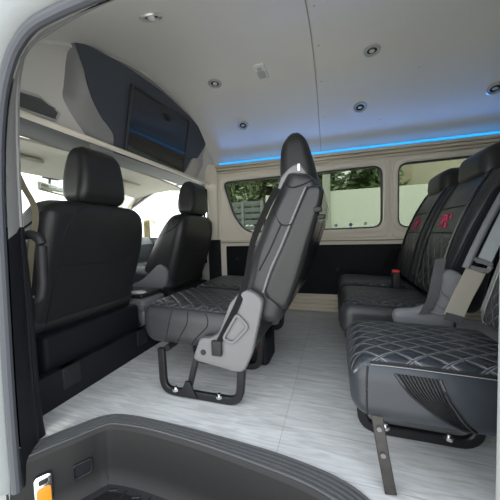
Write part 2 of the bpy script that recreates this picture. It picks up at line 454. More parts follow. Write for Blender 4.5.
# ---------------- door side: opening frame, pillars, skin
op = [(-.853, -.06), (-.852, -.027), (-.85, .206), (-.841, .487), (-.829, .753), (-.811, .905), (-.784, 1.009), (-.751, 1.075), (-.718, 1.111), (-.668, 1.138), (-.591, 1.148), (-.50, 1.152), (-.2, 1.158), (.1, 1.158), (.22, 1.14), (.285, 1.08), (.295, .8), (.30, .3), (.30, -.06)]
opP = smooth_path([(x, .485, z) for x, z in op], 5)
ji = [(-.90, -.06), (-.885, .06), (-.887, .217), (-.884, .466), (-.885, .60), (-.884, .677), (-.881, .794), (-.870, .964), (-.848, 1.115), (-.805, 1.172), (-.736, 1.195), (-.635, 1.212), (-.509, 1.222), (-.2, 1.227), (.12, 1.222), (.22, 1.19), (.258, 1.11), (.264, .8), (.268, .3), (.27, -.06)]
jiP = smooth_path([(x, .56, z) for x, z in ji], 5)
def resample(P, n):
    d = [0]
    for a, b in zip(P, P[1:]): d.append(d[-1] + (b - a).length)
    out = []; k = 0
    for i in range(n):
        t = d[-1] * i / (n - 1)
        while k < len(P) - 2 and d[k + 1] < t: k += 1
        out.append(P[k].lerp(P[k + 1], (t - d[k]) / max(1e-9, d[k + 1] - d[k])))
    return out
def off(path, d, dy):                        # d outwards from the opening, dy in depth
    out = []
    for i, p in enumerate(path):
        t = (path[min(i + 1, len(path) - 1)] - path[max(i - 1, 0)]).normalized()
        out.append(p + Vector((-t.z, 0, t.x)) * d + Vector((0, dy, 0)))
    return out
opR, jiR = resample(opP, 120), resample(jiP, 120)
def jamb(sel):
    R = [(a, b) for a, b in zip(opR, jiR) if sel(b)]
    return grid_surf([[a + Vector((0, .008, 0)), a.lerp(b, .5) + Vector((0, .006, 0)), b + Vector((0, -.006, 0)), b, b + (b - a).normalized() * .0 + Vector((math.copysign(.012, b.x + .3) if abs(b.x + .3) > .45 else 0, .012, .010 if b.z > 1.15 else 0))] for a, b in R])
low = lambda b: b.x < 0 and b.z < .688
LIN = mat('opening_trim', (.26, .265, .27), .5)
struct('trim_24', jamb(low), BLK)
struct('trim_12', jamb(lambda b: not low(b) or (b.z > .665 and b.x < 0)), LIN)
struct('trim_13', sweep(off(opP, .010, -.004), circ(.0125, 10), (0, 1, 0)), GAS)
struct('trim_14', grid_surf([off(opP, .018, -.004), off(opP, .022, -.02), off(opP, .038, -.034), off(opP, .07, -.040)]), PNT)
# side skin of the body round the opening
def side_outline(path): return [(p.x, p.z) for p in path]
hole = side_outline(off(opP, .022, 0))
skin = [(-1.22, -.30), hole[0], *hole[1:], (2.6, -.06), (2.6, 1.26), (-1.22, 1.26)]
skin[1:1] = [(-.90, -.30)]
struct('wall_left', plate(skin, (), .03, .003, xz(.50)), PNT, 30)
# B pillar on the door side: dark lining below, pale lining above
def loft(secs):
    bm = bmesh.new(); R = []
    for z, x0, x1, y0, y1, r in secs:
        R.append([bm.verts.new((p.x, p.y, z)) for p in round_poly([(x0, y0, 0), (x1, y0, 0), (x1, y1, 0), (x0, y1, 0)], r, 4)])
    for a, b in zip(R, R[1:]):
        for i in range(len(a)): bm.faces.new((a[i], a[(i + 1) % len(a)], b[(i + 1) % len(b)], b[i]))
    bm.faces.new(R[0][::-1]); bm.faces.new(R[-1]); bmesh.ops.recalc_face_normals(bm, faces=bm.faces); return bm
struct('trim_16', loft([(0, -1.05, -.92, .545, .615, .02), (.06, -1.05, -.905, .545, .60, .02), (.2, -1.04, -.895, .545, .59, .02), (.45, -1.02, -.888, .545, .585, .02), (.685, -1.0, -.889, .545, .575, .015)]), BLK)
struct('trim_17', loft([(.687, -.99, -.889, .545, .572, .015), (.85, -.98, -.882, .545, .57, .015), (1.0, -.97, -.87, .545, .57, .015), (1.10, -.965, -.855, .545, .57, .015)]), mat('pillar_lining', (.36, .37, .38), .5))

# ================================================================== THE CAB
struct('floor_cab', bx((-2.3, .5, -.05), (-1.06, FW + .05, .02)), BLK, False)
struct('trim_19', bx((-1.07, .66, -.01), (-1.03, FW - .02, .135), .006), BLK, 30)           # riser behind the front seats
# roof of the cab: dark shelf behind the visors, pale lining in front
struct('trim_20', bx((-1.30, .50, 1.098), (-1.075, FW, 1.112), .004), VNT, 30)
struct('trim_21', sweep([(-1.068, .52, 1.10), (-1.068, FW, 1.10)], rect(.024, .022, .006), (0, 0, 1)), BEI, 30)
rows = []
for i in range(13):
    y = .5 + (FW - .5) * i / 12; dr = .05 * abs((y - 1.37) / .87) ** 3
    rows.append([(-1.30, y, 1.108 - dr), (-1.33, y, 1.125 - dr), (-1.5, y, 1.14 - dr), (-1.7, y, 1.125 - dr), (-1.86, y, 1.08 - dr)])
struct('ceiling_cab', grid_surf(rows, .012), mat('cab_lining', (.55, .52, .45), .8, bump=.2, bscale=400))
# far front door: panel, curved window head, pane
DW = [(p.x, p.y) for p in round_poly([(-2.02, .63, 0), (-1.10, .63, 0), (-1.105, 1.06, 0), (-1.20, 1.13, 0), (-1.60, 1.125, 0), (-2.0, .92, 0)], [.06, .05, .05, .06, .2, .05], 7)]
d1 = struct('door_1', plate([(-2.25, .0), (-1.06, .0), (-1.06, 1.22), (-2.25, 1.22)], [DW], .05, .004, xz(FW + .05)), mat('door_lining', (.40, .395, .375), .5), 30)
struct('pane', plate(grow(DW, -.003), (), .004, .0005, xz(FW + .04)), CLR, 30, d1)
struct('gasket', plate(grow(DW, .008), [grow(DW, -.006)], .012, .003, xz(FW + .004)), GAS, 30, d1)
struct('armrest', bx((-1.95, FW - .07, .42), (-1.25, FW + .005, .50), .02), mat('armrest_grey', (.30, .30, .29), .5), 30, d1)
struct('door_handle', bx((-1.80, FW - .03, .53), (-1.62, FW + .005, .575), .01), DPL, 30, d1)
# near front door (mostly behind the pillar)
DN = [(-x, z) for x, z in [(2.02, .63), (1.18, .63), (1.18, 1.08), (1.6, 1.10), (2.0, .92)]]
d2 = struct('door_2', plate([(-2.25, -.05), (-1.13, -.05), (-1.13, 1.2), (-2.25, 1.2)], [DN], .04, .003, xz(.505)), PNT, 30)
struct('pane', plate(grow(DN, .003), (), .004, .0005, xz(.495)), CLR, 30, d2)
# windscreen between cab roof and dash
ws = []
for i in range(9):
    y = .5 + (FW + .03 - .5) * i / 8; b = .16 * (1 - ((y - 1.37) / .87) ** 2)
    ws.append([(-1.86 - b * .2, y, 1.09), (-2.02 - b * .6, y, .90), (-2.16 - b, y, .66)])
struct('window_5', grid_surf(ws, .004), CLR)
for nm, y in (('trim_22', .53), ('trim_23', FW - .02)):
    struct(nm, sweep([(-1.84, y, 1.10), (-2.02, y, .90), (-2.22, y, .60)], rect(.06, .05, .012), (0, 1, 0)), BEI, 30)
rows = []
for i in range(11):
    y = .52 + (FW - .54) * i / 10
    rows.append([(-1.72, y, .02), (-1.70, y, .40), (-1.68, y, .58), (-1.74, y, .645), (-1.95, y, .66), (-2.25, y, .62), (-2.28, y, .02)])
db = empty('dashboard', (-1.95, 1.38, .02), 'grey dashboard below the windscreen, mostly behind the front seats', 'dashboard')
obj('fascia', grid_surf(rows, .01), mat('dash_grey', (.14, .15, .155), .6), db)
for y in (.78, 1.05): obj('air_vent', bx((-1.690, y - .06, .51), (-1.672, y + .06, .57), .005), DPL, db, 30)
# console between the front seats
cc = empty('center_console', (-1.35, 1.44, .02), 'low grey console box between the two front seats', 'console')
obj('body', bx((-1.62, 1.33, .02), (-1.10, 1.55, .27), .025), MPL, cc, 30)
obj('lid', bx((-1.60, 1.335, .272), (-1.12, 1.545, .30), .012), LEAG, cc, 30)
sl = obj('sill_strip', bx((-1.60, 1.31, .205), (-1.09, 1.328, .235), .004), GPL, cc, 30)

# ================================================================== SEATS
def back_fn(front, rear, y0, y1, bulge=.0, crown=.0, taper=.0):
    """maps a unit box (x thickness -.5...5, y width -.5...5, z height 0...1 as -.5...5) between a front and a rear line"""
    def fn(p):
        t = p[2] + .5
        xf, zf = smtab(front[0], t), smtab(front[1], t); xr, zr = smtab(rear[0], t), smtab(rear[1], t)
        s = p[0] + .5; w = (y1 - y0) * (1 - taper * max(0, t - .55) ** 2 * 4)
        yc = (y0 + y1) / 2; c = 1 - (2 * p[1]) ** 2
        x = xf + (xr - xf) * s; z = zf + (zr - zf) * s
        if s < .5: x -= bulge * c * (1 - 2 * s) 
        z += crown * c * max(0, (t - .6) / .4)
        return (x, yc + p[1] * w, z)
    return fn
def lines(fr):
    n = len(fr) - 1
    return [(i / n, p[0]) for i, p in enumerate(fr)], [(i / n, p[1]) for i, p in enumerate(fr)]

class UB(RB):
    """rounded unit box whose radius is given in metres for a real size, mapped to unit coordinates"""
    def __init__(s, real, r, ufn, n=(6, 10, 12), k=4):
        s.real = real
        super().__init__(real, r, lambda p: ufn((p[0] / real[0], p[1] / real[1], p[2] / real[2])), n, k)

def skid(parent, x0, x1, y, zt, th=.030, brace=True, name='leg_frame'):
    """floor loop of flat black bar with rounded lower corners, a brace and two bolts"""
    pth = round_poly([(x0, y, zt), (x0 + .004, y, .0165), (x1 - .003, y, .0165), (x1 + .012, y, zt)], .05, 6, False)
    bm = sweep(pth, rect(.030, .022, .004), (0, 1, 0))
    o = obj(name, bm, MET, parent, 30)
    if brace:
        bm = sweep([(x0 + .165, y, zt), (x0 + .12, y, .03)], rect(.022, .018, .003), (0, 1, 0))
        obj('brace', bm, MET, o, 30)
        pl = [(x0 + .085, .012), (x0 + .165, .012), (x0 + .155, .03), (x0 + .135, .075), (x0 + .115, .075), (x0 + .095, .03)]
        obj('gusset', plate(pl, (), .010, .002, xz(y - .010)), MET, o, 30)
    for x in (x0 + .07, x1 - .08):
        bm = disc((x, y - .017, .030), (0, 0, 1), .012, .010, 6); disc((x, y - .017, .040), (0, 0, 1), .006, .008, 10, bm)
        obj('bolt', bm, CHR, o, 30)
    return o

def headrest(parent, prof, y0, y1, m=LEAS, taper=.0, name='headrest', tilt=0):
    """headrest lofted from a side profile: prof rows of (z, xfront, xrear)"""
    z0, z1 = prof[0][0], prof[-1][0]
    F = [((z - z0) / (z1 - z0), a) for z, a, b in prof]; Rr = [((z - z0) / (z1 - z0), b) for z, a, b in prof]
    th = max(b - a for z, a, b in prof)
    def fn(p):
        t = p[2] + .5; a, b = smtab(F, t), smtab(Rr, t)
        w = (y1 - y0) * (1 - taper * t); c = 1 - (2 * p[1]) ** 2
        return (a + (b - a) * (p[0] + .5) - .008 * c * (1 if p[0] < 0 else 0), (y0 + y1) / 2 + p[1] * w, z0 + (z1 - z0) * t + tilt * p[1])
    ub = UB((th, y1 - y0, z1 - z0), min(th * .46, .045), fn, (4, 8, 8), 5)
    return obj(name, ub.bm(), m, parent, 60), ub

def seam(parent, pts, r=.003, m=SEAM, name='piping', n=5):
    return obj(name, tube(smooth_path(pts, n), r, n=6), m, parent)

# ---------------- front seats
def front_seat(yc, w, dx, label, hand):
    t = empty('front_seat', (-1.28 + dx, yc, .02), label, 'seat', 'front seats')
    y0, y1 = yc - w / 2, yc + w / 2
    fr = [(-1.48 + dx, .26), (-1.41 + dx, .42), (-1.31 + dx, .60), (-1.22 + dx, .735), (-1.15 + dx, .81)]
    re = [(-1.24 + dx, .13), (-1.165 + dx, .32), (-1.10 + dx, .50), (-1.055 + dx, .67), (-1.045 + dx, .785)]
    fn = back_fn(lines(fr), lines(re), y0, y1, .01, .012, .20)
    ub = UB((.17, w, .62), .062, fn, (5, 12, 14), 5)
    b = obj('backrest', ub.bm(), LEAS, t, 60)
    hw, hh, hx = w / 2, .31, .085
    def P(u, v): q = ub.S(hx, u * hw, (v - .5) * 2 * hh); q.x += .0015; return q      # on the rear face
    s_ = hand
    seam(b, [P(-.72 * s_, .56), P(-.4 * s_, .55), P(0, .54), P(.4 * s_, .55), P(.80 * s_, .60)], .0028)
    seam(b, [P(-.72 * s_, .12), P(-.74 * s_, .35), P(-.72 * s_, .56), P(-.70 * s_, .74), P(-.58 * s_, .90), P(-.42 * s_, .97)], .0028)
    seam(b, [P(-.7, .16), P(-.2, .18), P(.3, .17), P(.78, .15)], .0028)
    # shoulder seam on the side facing the aisle
    side = [ub.S(a * .085, -hw, (v - .5) * 2 * hh) for a, v in ((-.9, .60), (-.3, .68), (.2, .78), (.5, .9))]
    seam(b, [p + Vector((0, -.001, 0)) for p in side], .0028)
    h, hu = headrest(t, [(.805, -1.175 + dx, -1.06 + dx), (.87, -1.19 + dx, -1.045 + dx), (.945, -1.185 + dx, -1.045 + dx), (1.01, -1.165 + dx, -1.055 + dx), (1.055, -1.14 + dx, -1.075 + dx)], yc - .125, yc + .155, LEAS, .22)
    for d in (-.05, .05): obj('headrest_post', tube([(-1.11 + dx, yc + d, .775), (-1.11 + dx, yc + d, .845)], .007, n=10), CHR, h)
    cu = UB((.52, w, .15), .05, lambda p: (-1.43 + dx + p[0] * .52, yc + p[1] * w, .345 + p[2] * .15 + .03 * (-p[0])), (8, 8, 3), 4)
    def q(rp, p): return (p[0], p[1], 1. if p[2] > .07 and abs(p[1]) < w / 2 - .07 else 0.)
    obj('cushion', cu.bm(q), QUI, t, 60)
    obj('seat_base', bx((-1.62 + dx, y0 + .03, .02), (-1.12 + dx, y1 - .03, .262), .02), BLK, t, 30)
    ry = y0 - .012 if hand < 0 else y0 - .012
    rc = [(p.x, p.y) for p in round_poly([(-1.47 + dx, .24, 0), (-1.25 + dx, .24, 0), (-1.18 + dx, .32, 0), (-1.17 + dx, .42, 0), (-1.24 + dx, .46, 0), (-1.31 + dx, .40, 0), (-1.40 + dx, .33, 0), (-1.48 + dx, .31, 0)], .04, 5)]
    obj('recliner_cover', plate(rc, (), .03, .010, xz(y0 + .008)), MPL, t, 30)
    # lower crossbar and feet seen behind the seat
    obj('rear_bracket', bx((-1.095 + dx, y0 + .05, .05), (-1.055 + dx, y0 + .13, .135), .006), DPL, t, 30)
    obj('rear_bracket', bx((-1.095 + dx, y1 - .13, .05), (-1.055 + dx, y1 - .05, .135), .006), DPL, t, 30)
    return t
front_seat(1.005, .60, .03, 'black leather front seat nearest the open door, seen from behind', 1)
front_seat(1.88, .53, .06, 'black leather front seat beside the bright far front door', -1)

# ---------------- shared bench pieces
def cushion(parent, x0, x1, y0, y1, zb, zt, m=QUI, q_edge=.05, drop=.012, nose=.0, rad=.055, seams=True, rake=.02):
    L, Wd, H = x1 - x0, y1 - y0, zt - zb
    def fn(p):
        u, v, w = p[0] / L, p[1] / Wd, p[2] / H             # -.5 .. .5
        dome = (1 - (2 * v) ** 4) * (1 - (2 * u) ** 4)
        z = (zb + zt) / 2 + p[2] + (drop * dome if w > 0 else 0) - rake * (u + .5) * (1 if w > 0 else .4)
        x = (x0 + x1) / 2 + p[0] + nose * max(0, -w) * max(0, -2 * u)
        return (x, (y0 + y1) / 2 + p[1], z)
    rb = RB((L, Wd, H), rad, fn, (14, 14, 5), 5)
    def q(rp, p):
        top = rp[2] > H / 2 - rad * .35 or (rp[0] < -L / 2 + rad * .6 and rp[2] > H / 2 - rad * .8)
        ins = abs(rp[1]) < Wd / 2 - q_edge * .6
        return (rp[0], rp[1], 1. if (top and ins) else 0.)
    o = obj('cushion', rb.bm(q), m, parent, 60)
    if seams:
        for sy in (-1, 1):
            e = [rb.S(-L / 2 + L * i / 10, sy * (Wd / 2 - .012), H / 2) + Vector((0, 0, .001)) for i in range(0, 11)]
            seam(o, e, .0025, SEAM, 'piping', 3)
        for yy in (-.22, .22):
            e = [rb.S(-L / 2, yy * Wd, H / 2 - H * i / 6) + Vector((-.001, 0, 0)) for i in range(0, 7)]
            seam(o, e, .0022, SEAM, 'piping', 3)
    return o, rb

# ---------------- middle bench (two seats)
mb = empty('bench_seat', (-.5, 1.35, 0), 'quilted double bench in the middle of the van, grey hinge plate towards the door', 'seat', 'passenger benches')
for y0, y1 in ((.925, 1.335), (1.355, 1.77)):
    o, rb = cushion(mb, -.795, -.285, y0, y1, .195, .362, nose=.03)
    if y0 < 1:
        for k, xx in enumerate((-.10, -.03, .05)):
            e = [rb.S(xx + .02 * math.sin(i * .9) * k * .5 - .05 * (i / 6) ** 2, -(y1 - y0) / 2, .165 / 2 - .165 * i / 6) + Vector((0, -.001, 0)) for i in range(0, 7)]
            seam(o, e, .0022, SEAM, 'piping', 3)
    fr = [(-.375, .36), (-.345, .445), (-.308, .55), (-.27, .62), (-.222, .73), (-.165, .835), (-.15, .86)]
    re = [(-.20, .30), (-.172, .376), (-.125, .50), (-.095, .60), (-.062, .70), (-.045, .79), (-.075, .845)]
    ub = UB((.16, y1 - y0, .53), .05, back_fn(lines(fr), lines(re), y0, y1, .012, .012, .10), (5, 10, 14), 5)
    def q(rp, p, w=y1 - y0): return (rp[2], rp[1], 1. if (rp[0] < -.07 and abs(rp[1]) < w / 2 - .07 and rp[2] < .1) else 0.)
    b = obj('backrest', ub.bm(q), QUIB, mb, 60)
    hw = (y1 - y0) / 2
    if y0 < 1:                                      # curved seams on the side facing the door
        for tab in (((-.45, .80), (-.2, .79), (.1, .84), (.35, .91)), ((-.40, .66), (-.1, .60), (.15, .62), (.40, .70)), ((-.2, .30), (-.15, .45), (-.12, .60))):
            seam(b, [ub.S(a * .16, -hw, (t - .5) * .53) + Vector((0, -.0012, 0)) for a, t in tab], .0028)
    # grey hard shell wrapped round the rear of the backrest
    fs = [(-.262, .42), (-.225, .52), (-.185, .60), (-.14, .70), (-.10, .785), (-.092, .80)]
    rs = [(-.168, .36), (-.122, .48), (-.088, .59), (-.052, .70), (-.034, .78), (-.05, .805)]
    us = UB((.09, y1 - y0 + .012, .44), .026, back_fn(lines(fs), lines(rs), y0 - .006, y1 + .006, 0, .01, .05), (4, 8, 12), 4)
    sh = obj('back_shell', us.bm(), LEAG, mb, 60)
    seam(sh, [us.S(-.045, -(y1 - y0 + .012) / 2, (t - .5) * .44) + Vector((-.004, -.002, 0)) for t in (.03, .2, .4, .6, .8, .96)], .0034, MPL, 'edge_piping')
    yc = (y0 + y1) / 2
    h, hu = headrest(mb, [(.80, -.192, -.050), (.86, -.196, -.062), (.92, -.196, -.076), (.975, -.190, -.092), (1.012, -.172, -.108), (1.027, -.155, -.125)], yc - .125, yc + .125, LEAS, .16)
    gd = obj('headrest_guide', plate([(p.x, p.y) for p in round_poly([(-.205, .80, 0), (-.085, .80, 0), (-.082, .84, 0), (-.115, .895, 0), (-.15, .89, 0), (-.19, .85, 0)], .02, 4)], (), .03, .010, xz(yc - .115)), MPL, h, 30)
    obj('tab', bx((-.126, yc - .149, .866), (-.116, yc - .143, .892), .002), WHI, gd, 30)
# hinge plate on the door side
hp = [(-.49, .262), (-.522, .182), (-.508, .168), (-.40, .153), (-.352, .144), (-.316, .150), (-.283, .223), (-.247, .371), (-.239, .414), (-.262, .437), (-.297, .452), (-.327, .439), (-.365, .400), (-.412, .285), (-.45, .262)]
hpp = [(p.x, p.y) for p in round_poly([(a, b, 0) for a, b in hp], .018, 4)]
pl = obj('hinge_plate', plate(hpp, (), .034, .010, xz(.918)), GPL, mb, 30)
tag(pl, 'light grey hinge plate')
rh = [(p.x, p.y) for p in round_poly([(-.335, .372, 0), (-.285, .322, 0), (-.352, .250, 0), (-.398, .268, 0)], .022, 5)]
obj('raised_rib', plate(rh, [grow(rh, -.010)], .010, .003, xz(.884)), GPL, pl, 30)
obj('bolt', disc((-.475, .886, .208), (0, -1, 0), .011, .004, 16), MET, pl, 30)
for y in (.915, 1.19, 1.735): skid(mb, -.682, -.343, y, .19, brace=(y < 1))
sb = obj('seat_belt', ribbon([(-.185, .914, .80), (-.222, .910, .735), (-.275, .908, .62), (-.302, .895, .48), (-.335, .880, .39), (-.385, .877, .295), (-.418, .877, .235)], (1, .15, -.55), .022), WEBB, mb)
obj('belt_anchor', bx((-.435, .868, .205), (-.395, .882, .262), .005), DPL, sb, 30)
obj('cross_bar', tube([(-.35, .92, .17), (-.35, 1.74, .17)], .014), MET, mb)
obj('cross_bar', tube([(-.66, .92, .19), (-.66, 1.74, .19)], .014), MET, mb)
bk = obj('belt_clip', bx((-.070, .918, .712), (-.040, .950, .732), .006), DPL, mb, 30)
obj('belt_clip', bx((-.070, .935, .690), (-.030, .968, .706), .006), DPL, mb, 30)

po = empty('pouch', (-.36, 1.29, .0), 'small black pouch with an orange tag on the floor under the middle bench', 'pouch')
rbp = RB((.10, .16, .15), .025, lambda p: (-.36 + p[0] * (1 + .25 * (.075 - p[2])), 1.30 + p[1], .079 + p[2]), (4, 6, 6), 4)
obj('body', rbp.bm(), BLK, po, 60); obj('tag', bx((-.365, 1.213, .06), (-.335, 1.221, .115), .004), mat('orange_tag', (.65, .12, .03), .5), po, 30)

# ---------------- folding seat by the door
js = empty('jump_seat', (.28, .88, 0), 'folding single seat beside the door, wide diamond quilting on its cushion', 'seat')
JX0, JX1, JY0, JY1, JZB, JZT = .035, .47, .690, 1.055, .172, .325
o, jr = cushion(js, JX0, JX1, JY0, JY1, JZB, JZT, QUIJ, .035, .018, .0, .05, False, .012)
L, Wd, H = JX1 - JX0, JY1 - JY0, JZT - JZB
e = [jr.S(-L / 2 + .045 + (L - .05) * i / 12, -Wd / 2 + .014, H / 2) + Vector((0, -.001, .0015)) for i in range(13)]
seam(o, e, .0028, SEAM, 'piping', 3); seam(o, [p + Vector((0, .009, .001)) for p in e], .0009, STI, 'stitching', 3); seam(o, [p + Vector((0, -.006, -.004)) for p in e], .0009, STI, 'stitching', 3)
e = [jr.S(-L / 2 + .035, -Wd / 2, H / 2 - H * i / 8) + Vector((0, -.001, 0)) for i in range(9)]
seam(o, e, .0024, SEAM, 'piping', 3)
# ribbed inset on the side, between two curved seams
def side_pt(u, w, d=0.): return jr.S(-L / 2 + L * u, -Wd / 2, H / 2 - H * w) + Vector((0, -d, 0))
def lcur(w): return .215 + .10 * w + .30 * w * w
def rcur(w): return .435 + .04 * w + .15 * w * w
rows = []
NU = 61
for i in range(13):
    w = .10 + .82 * i / 12; row = []
    for j in range(NU):
        s = j / (NU - 1); rb_ = .5 - .5 * math.cos(s * 2 * PI * 12)
        row.append(side_pt(lcur(w) + (rcur(w) - lcur(w)) * s, w, .001 + .004 * rb_))
    rows.append(row)
obj('ribbed_panel', grid_surf(rows), LEAG, o)
for cv in (lcur, rcur): seam(o, [side_pt(cv(w), w, .003) for w in (.10, .25, .4, .55, .7, .85, .94)], .0036, LEAG, 'piping', 3)
front_leg = sweep([(.097, .712, .20), (.108, .700, .10), (.123, .690, .004)], rect(.026, .008, .002), (0, 1, 0))
lg = obj('leg', sweep([(.094, .715, .20), (.108, .700, .10), (.124, .690, .004)], rect(.008, .027, .002), (1, 0, 0)), mat('worn_steel', (.035, .033, .031), .5, .4, var=.5, vscale=60), js, 30)
front_leg.free()
for z in (.155, .095): obj('rivet', disc((.100 + (.155 - z) * .13, .701 - (.155 - z) * .0 + (z - .10) * .14 - .006, z), (0, -1, 0), .006, .004, 10), GPL, lg, 30)
sk = skid(js, .075, .392, .905, .19, brace=False)
ns = [(.44, .335), (.47, .45), (.52, .62), (.575, .80)]; nr = [(.57, .30), (.60, .45), (.64, .62), (.68, .80)]
ub = UB((.12, .36, .50), .045, back_fn(lines(ns), lines(nr), .715, 1.05, .012, .01, .1), (5, 10, 12), 5)
def q(rp, p): return (rp[2], rp[1], 1. if (rp[0] < -.03 and abs(rp[1]) < .135) else 0.)
b = obj('backrest', ub.bm(q), QUIJ, js, 60)
e = [ub.S(-.06, .145, (t - .5) * .5) + Vector((-.002, 0, 0)) for t in (0, .15, .3, .5, .7, .9)]
seam(b, e, .0026, STI, 'stitching'); seam(b, [p + Vector((0, .012, 0)) for p in e], .0045, GPL, 'edge_piping')

# ---------------- far bench on the right (two seats)
fb = empty('bench_seat', (.35, 1.6, 0), 'black double bench by the far windows with red stitched emblems on its backrests', 'seat', 'passenger benches')
for i, (y0, y1) in enumerate(((1.20, 1.615), (1.635, 2.05))):
    o, rb = cushion(fb, .015, .455, y0, y1, .185, .345)
    fr = [(.385, .35), (.405, .44), (.43, .55), (.465, .66), (.515, .77), (.56, .845), (.575, .865)]
    re = [(.53, .30), (.55, .42), (.575, .54), (.605, .66), (.64, .77), (.66, .83), (.645, .86)]
    ub = UB((.16, y1 - y0, .55), .048, back_fn(lines(fr), lines(re), y0, y1, .004, .008, .06), (5, 14, 16), 5)
    hw = (y1 - y0) / 2
    def q(rp, p, w=hw): return (rp[2], rp[1], 1. if (rp[0] < -.07 and abs(rp[1]) < w - .075 and rp[2] < -.03) else 0.)
    b = obj('backrest', ub.bm(q), QUIB, fb, 60)
    def P(u, v, d=.0015): return ub.S(-.08, u * hw, (v - .5) * .55) + Vector((-d, 0, d * .5))
    for v in (.45, .61): seam(b, [P(-.66, v), P(-.2, v + .003), P(.2, v + .003), P(.66, v)], .0026)
    for sg in (-1, 1):
        seam(b, [P(sg * .66, v) for v in (.02, .2, .4, .6, .8, .97)], .003)
        seam(b, [P(sg * .72, v, .003) for v in (.02, .2, .4, .6, .8, .97)], .0055, LEAG, 'bolster_piping')
    # red stitched emblem: a few looping strokes
    c = (.528, 0.03); strokes = [[(-.20, .02), (-.12, .06), (-.02, .05), (.06, .0), (.0, -.03), (-.10, -.02), (-.16, -.05)],
                                 [(.20, .03), (.10, .06), (.04, .045), (.08, .0), (.0, -.05)], [(-.14, .0), (.0, .015), (.16, .0)], [(-.02, .06), (-.06, .0), (-.12, -.06)], [(.14, .055), (.10, .0), (.18, -.04)]]
    bm = bmesh.new()
    for st in strokes:
        tube(smooth_path([P(c[1] + a * 1.35, c[0] + bb * .75, .002) for a, bb in st], 4), .0035, n=6, bm=bm)
    em = obj('embroidery', bm, EMB, b); tag(em, 'red stitched emblem')
    yc = (y0 + y1) / 2
    headrest(fb, [(.83, .565, .675), (.86, .553, .685), (.91, .553, .688), (.95, .562, .685), (.977, .588, .668)], yc - .135, yc + .135, LEAS, .12)
    for d in (-.05, .05): obj('headrest_post', tube([(.615, yc + d, .81), (.615, yc + d, .87)], .007, n=10), CHR, fb)
# side of the near backrest: hinge cover
rc = [(.20, .335), (.215, .352), (.285, .360), (.318, .378), (.336, .429), (.343, .478), (.364, .500), (.390, .503), (.418, .488), (.428, .453), (.419, .414), (.405, .36), (.395, .285), (.32, .262), (.21, .290)]
rcp = [(p.x, p.y) for p in round_poly([(a, b, 0) for a, b in rc], .02, 4)]
hc = obj('hinge_cover', plate(rcp, (), .036, .012, xz(1.128)), MPL, fb, 30)
tag(hc, 'grey hinge cover')
tube_pts = [(.347, 1.089, .46), (.352, 1.089, .425), (.375, 1.089, .40), (.402, 1.089, .388), (.398, 1.089, .360), (.36, 1.089, .345), (.318, 1.089, .352)]
seam(hc, tube_pts, .004, MPL, 'moulded_ridge')
seam(hc, [(.334, 1.090, .39), (.345, 1.089, .372), (.372, 1.089, .366), (.388, 1.089, .372)], .004, MPL, 'moulded_ridge')
for y in (1.14, 1.60, 2.02): skid(fb, .06, .40, y, .19, brace=(y < 1.2))
fpl = obj('seat_belt', ribbon([(.355, 1.105, .54), (.338, 1.088, .47), (.322, 1.082, .40), (.300, 1.085, .345)], (1, 0, .15), .034), WEBG, fb)
bu = obj('belt_buckle', bx((.285, 1.555, .338), (.325, 1.60, .425), .010), DPL, fb, 30)
obj('release_button', bx((.288, 1.560, .424), (.320, 1.596, .436), .003), RED, bu, 30)
obj('side_strap', ribbon([(.40, 2.05, .52), (.36, 2.055, .45), (.33, 2.04, .385)], (1, 0, .2), .05), WEBB, fb)
sp_ = obj('side_panel', plate([(p.x, p.y) for p in round_poly([(.405, .46, 0), (.50, .455, 0), (.615, .80, 0), (.55, .80, 0), (.47, .63, 0)], .03, 4)], (), .016, .005, xz(1.198)), BLK, fb, 30)

# ---------------- shoulder belt of the right row
sb = empty('seat_belt', (.43, 1.09, .35), 'pale grey seat belt with a slotted guide hanging beside the folding seat', 'seat belt', 'seat belts')
obj('webbing', ribbon([(.455, 1.085, .515), (.432, 1.082, .46), (.41, 1.08, .41), (.385, 1.075, .345)], (1, 0, -.25), .058), WEB, sb)
gd = round_poly([(.418, 1.078, .522), (.478, 1.078, .498), (.492, 1.078, .522), (.432, 1.078, .548)], .010, 4)
obj('belt_guide', tube(gd, .0075, True), MPL, sb)
obj('webbing', ribbon([(.468, 1.083, .525), (.497, 1.085, .60), (.53, 1.09, .68), (.60, 1.11, .84)], (1, 0, -.25), .040), mat('blue_grey_webbing', (.32, .36, .38), .5, bump=.3, bscale=600), sb)
obj('sleeve', tube(smooth_path([(.418, 1.075, .512), (.442, 1.078, .575), (.48, 1.083, .665), (.525, 1.09, .76)], 5), .011), MPL, sb)
obj('stitched_end', ribbon([(.388, 1.073, .352), (.379, 1.072, .328)], (1, 0, -.25), .050, .005), WEBG, sb)

# ================================================================== FITTINGS
# overhead console with its screen
oc = empty('overhead_console', (-1.05, 1.46, 1.08), 'dark overhead console bulging from the roof above the front seats', 'console')
T = math.radians(13.5); NX = Vector((math.cos(T), 0, -math.sin(T)))
def onp(y, z, d=0.): return Vector((-1.0 + (z - 1.45) * math.tan(T), y, z)) + NX * d
face = [(.876, 1.449), (.94, 1.472), (1.02, 1.486), (1.165, 1.505), (1.44, 1.520), (1.65, 1.515), (1.803, 1.503), (1.94, 1.480), (2.03, 1.456), (2.068, 1.430), (2.06, 1.38), (1.99, 1.28), (1.97, 1.262), (1.89, 1.235), (1.84, 1.15), (1.80, 1.100), (1.77, 1.088), (1.147, 1.084), (1.135, 1.10), (1.127, 1.162), (1.09, 1.195), (1.044, 1.221), (.988, 1.275), (.95, 1.335), (.932, 1.375), (.90, 1.42)]
face = [(p.x, p.y) for p in smooth_path([(a, b_, 0) for a, b_ in face], 3, True)]
bm = bmesh.new()
